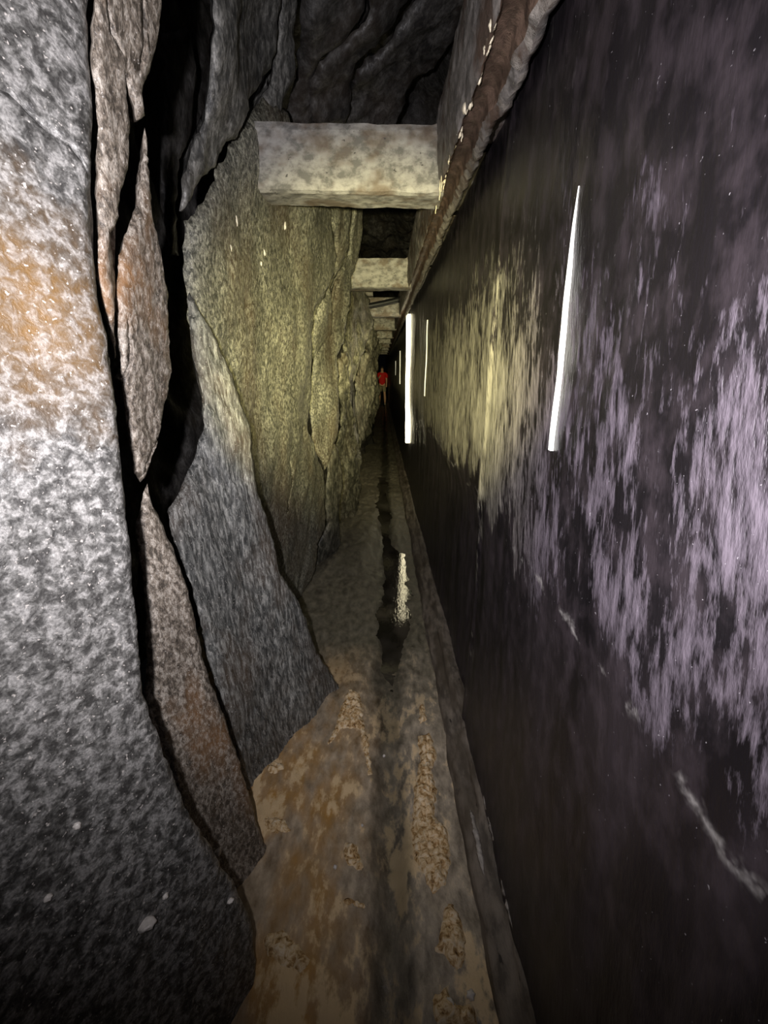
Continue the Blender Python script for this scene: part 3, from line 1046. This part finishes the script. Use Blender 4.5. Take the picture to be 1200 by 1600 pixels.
strip(0.808, EYE - 0.155, 0.852, EYE + 0.305, 0.0135, M['strip_white'], 'short white glowing strip on the mottled wall, tapering to its top', 0.4)
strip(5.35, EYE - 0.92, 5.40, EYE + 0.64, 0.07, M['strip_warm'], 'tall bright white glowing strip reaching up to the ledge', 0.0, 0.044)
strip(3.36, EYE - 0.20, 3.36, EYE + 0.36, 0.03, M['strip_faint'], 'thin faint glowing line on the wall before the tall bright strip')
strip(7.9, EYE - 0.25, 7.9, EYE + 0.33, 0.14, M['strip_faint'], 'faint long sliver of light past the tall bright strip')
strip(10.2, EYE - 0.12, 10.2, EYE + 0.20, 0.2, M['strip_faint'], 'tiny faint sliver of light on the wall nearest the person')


# ------------------------------------------------------------------ the person far down the passage
def skin(name, joints, edges, mat, parent, sub=2, smooth=True):
    me = bpy.data.meshes.new(name)
    me.from_pydata([j[0] for j in joints], edges, [])
    o = bpy.data.objects.new(name, me)
    COL.objects.link(o)
    md = o.modifiers.new('skin', 'SKIN')
    md.use_smooth_shade = True
    if not me.skin_vertices:
        me.skin_vertices.new()
    for i, j in enumerate(joints):
        r = j[1]
        me.skin_vertices[0].data[i].radius = r if isinstance(r, tuple) else (r, r)
        me.skin_vertices[0].data[i].use_root = (i == 0)
    s = o.modifiers.new('sub', 'SUBSURF')
    s.levels = sub
    s.render_levels = sub
    d = bpy.context.evaluated_depsgraph_get()
    new = bpy.data.meshes.new_from_object(o.evaluated_get(d))
    o.modifiers.clear()
    o.data = new
    new.materials.clear()
    new.materials.append(mat)
    o.parent = parent
    return o


PX, PY = -0.085, 19.4
per = bpy.data.objects.new('person', None)
COL.objects.link(per)
per.location = (PX, PY, 0.0)
tag(per, 'person in red shirt and khaki shorts standing far down the passage', 'person')
J = [((0, 0, .92), (.13, .10)), ((0, 0, 1.08), (.125, .095)), ((0, 0, 1.28), (.145, .10)), ((0, 0, 1.40), (.10, .08)), ((0, -.005, 1.47), .052), ((0, -.02, 1.56), (.072, .085)), ((0, -.02, 1.64), (.068, .08)),
     ((-.09, 0, .86), .085), ((-.115, -.02, .50), .055), ((-.13, 0, .30), .060), ((-.13, .02, .08), .037), ((-.13, -.10, .035), .035),
     ((.09, 0, .86), .085), ((.115, -.03, .50), .055), ((.13, -.01, .30), .060), ((.13, .01, .08), .037), ((.13, -.11, .035), .035),
     ((-.18, 0, 1.38), .055), ((-.21, .01, 1.12), .042), ((-.13, -.20, 1.22), .034), ((-.06, -.24, 1.33), .034),
     ((.18, 0, 1.38), .055), ((.205, .01, 1.10), .042), ((.20, -.09, .88), .033), ((.195, -.12, .79), .036)]
E = [(0, 1), (1, 2), (2, 3), (3, 4), (4, 5), (5, 6), (0, 7), (7, 8), (8, 9), (9, 10), (10, 11), (0, 12), (12, 13), (13, 14), (14, 15), (15, 16), (3, 17), (17, 18), (18, 19), (19, 20), (3, 21), (21, 22), (22, 23), (23, 24)]
body = skin('body', J, E, M['skin'], per)
skin('shirt', [((0, 0, .84), (.165, .13)), ((0, 0, 1.08), (.165, .12)), ((0, 0, 1.28), (.185, .125)), ((0, 0, 1.41), (.11, .09)), ((-.20, 0, 1.36), .075), ((-.215, .01, 1.18), .066), ((.20, 0, 1.36), .075), ((.21, .01, 1.18), .06)],
     [(0, 1), (1, 2), (2, 3), (3, 4), (4, 5), (3, 6), (6, 7)], M['red'], per)
skin('shorts', [((0, 0, .98), (.155, .12)), ((-.09, 0, .80), .10), ((-.105, -.01, .56), .088), ((.09, 0, .80), .10), ((.105, -.02, .56), .088)],
     [(0, 1), (1, 2), (0, 3), (3, 4)], M['shorts'], per)
skin('hair', [((0, .012, 1.60), (.078, .088)), ((0, .012, 1.67), (.072, .08)), ((0, -.02, 1.70), (.06, .07))], [(0, 1), (1, 2)], M['hair'], per)
for sx in (-1, 1):
    skin('shoe', [((sx * .13, .03, .05), (.05, .05)), ((sx * .132, -.06, .04), (.05, .04)), ((sx * .134, -.15, .035), (.042, .03))], [(0, 1), (1, 2)], M['shoe'], per)
for (x, y, z, r, m) in ((-.03, -.098, 1.60, .011, 'hair'), (.03, -.098, 1.60, .011, 'hair'), (0, -.115, 1.565, .016, 'skin'), (0, -.102, 1.525, .014, 'red')):
    pebble((x, y, z), r, M[m], 1, body, 'eye' if m == 'hair' else ('nose' if m == 'skin' else 'mouth'), (1, .8, 1) if m != 'red' else (1.8, .6, .5))


# pale mortar flakes broken away along the top of the curb
for fi, (y0, y1, a0, b0, wd) in enumerate(((0.62, 0.80, 0.012, 0.098, 0.016), (0.81, 1.02, 0.016, 0.104, 0.014), (1.05, 1.22, 0.02, 0.106, 0.010), (0.78, 0.98, -0.035, 0.062, 0.012))):
    vs, fs = [], []
    n = 22
    for i in range(n + 1):
        t = i / n
        y = y0 + (y1 - y0) * t
        k = (math.sin(math.pi * t) ** 0.5 if 0 < t < 1 else 0.05) * (0.75 + 0.5 * noise.noise(Vector((y * 60, fi, 0))))
        x = wall_x(y) + a0 + 0.006 * noise.noise(Vector((y * 22, fi * 3, 1)))
        z = b0 + 0.006 + 0.006 * noise.noise(Vector((y * 25, fi * 3, 7)))
        for (dx, dz) in ((-1, -0.9), (-0.8, 0.35), (0.1, 0.75), (0.9, 0.5), (1, -0.9)):
            vs.append((x + dx * wd * k, y, z + dz * 0.010 * k + 0.002 * noise.noise(Vector((y * 80, dx * 3, fi)))))
    for i in range(n):
        for k in range(5):
            a = i * 5 + k
            b = i * 5 + (k + 1) % 5
            fs.append((a, b, b + 5, a + 5))
    fs += [(4, 3, 2, 1, 0), tuple(n * 5 + k for k in range(5))]
    o = link('mortar_flake', vs, fs, M['flake'], curb)
    bm = bmesh.new()
    bm.from_mesh(o.data)
    bmesh.ops.recalc_face_normals(bm, faces=bm.faces)
    bm.to_mesh(o.data)
    bm.free()
# white calcite drips on the big slab under the first beam
dg = bpy.context.evaluated_depsgraph_get()
for i, (px, py, r, sq) in enumerate(((370, 345, 0.006, (.7, .7, 2.6)), (445, 352, 0.008, (.8, .7, 2.2)), (413, 395, 0.006, (.8, .7, 2)), (408, 412, 0.005, (.8, .7, 2)), (361, 388, 0.005, (.6, .6, 2)))):
    hit = S.ray_cast(dg, Vector((0, 0, EYE)), ray(px, py).normalized())
    if hit[0]:
        pebble(hit[1], r, M['quartz'], i * 2.9, wl, 'calcite_drip', sq)

rk = random.Random(8)
for i in range(26):
    Y = 1.08 + 0.75 * rk.random()
    pebble((ledge_x(Y) + 0.010 + 0.012 * rk.random(), Y, 2.206 + 0.014 * rk.random()), 0.003 + 0.0045 * rk.random(), M['calcite'], i * 1.3, ledge, 'calcite_knob', (1, 1.4, 1.5))
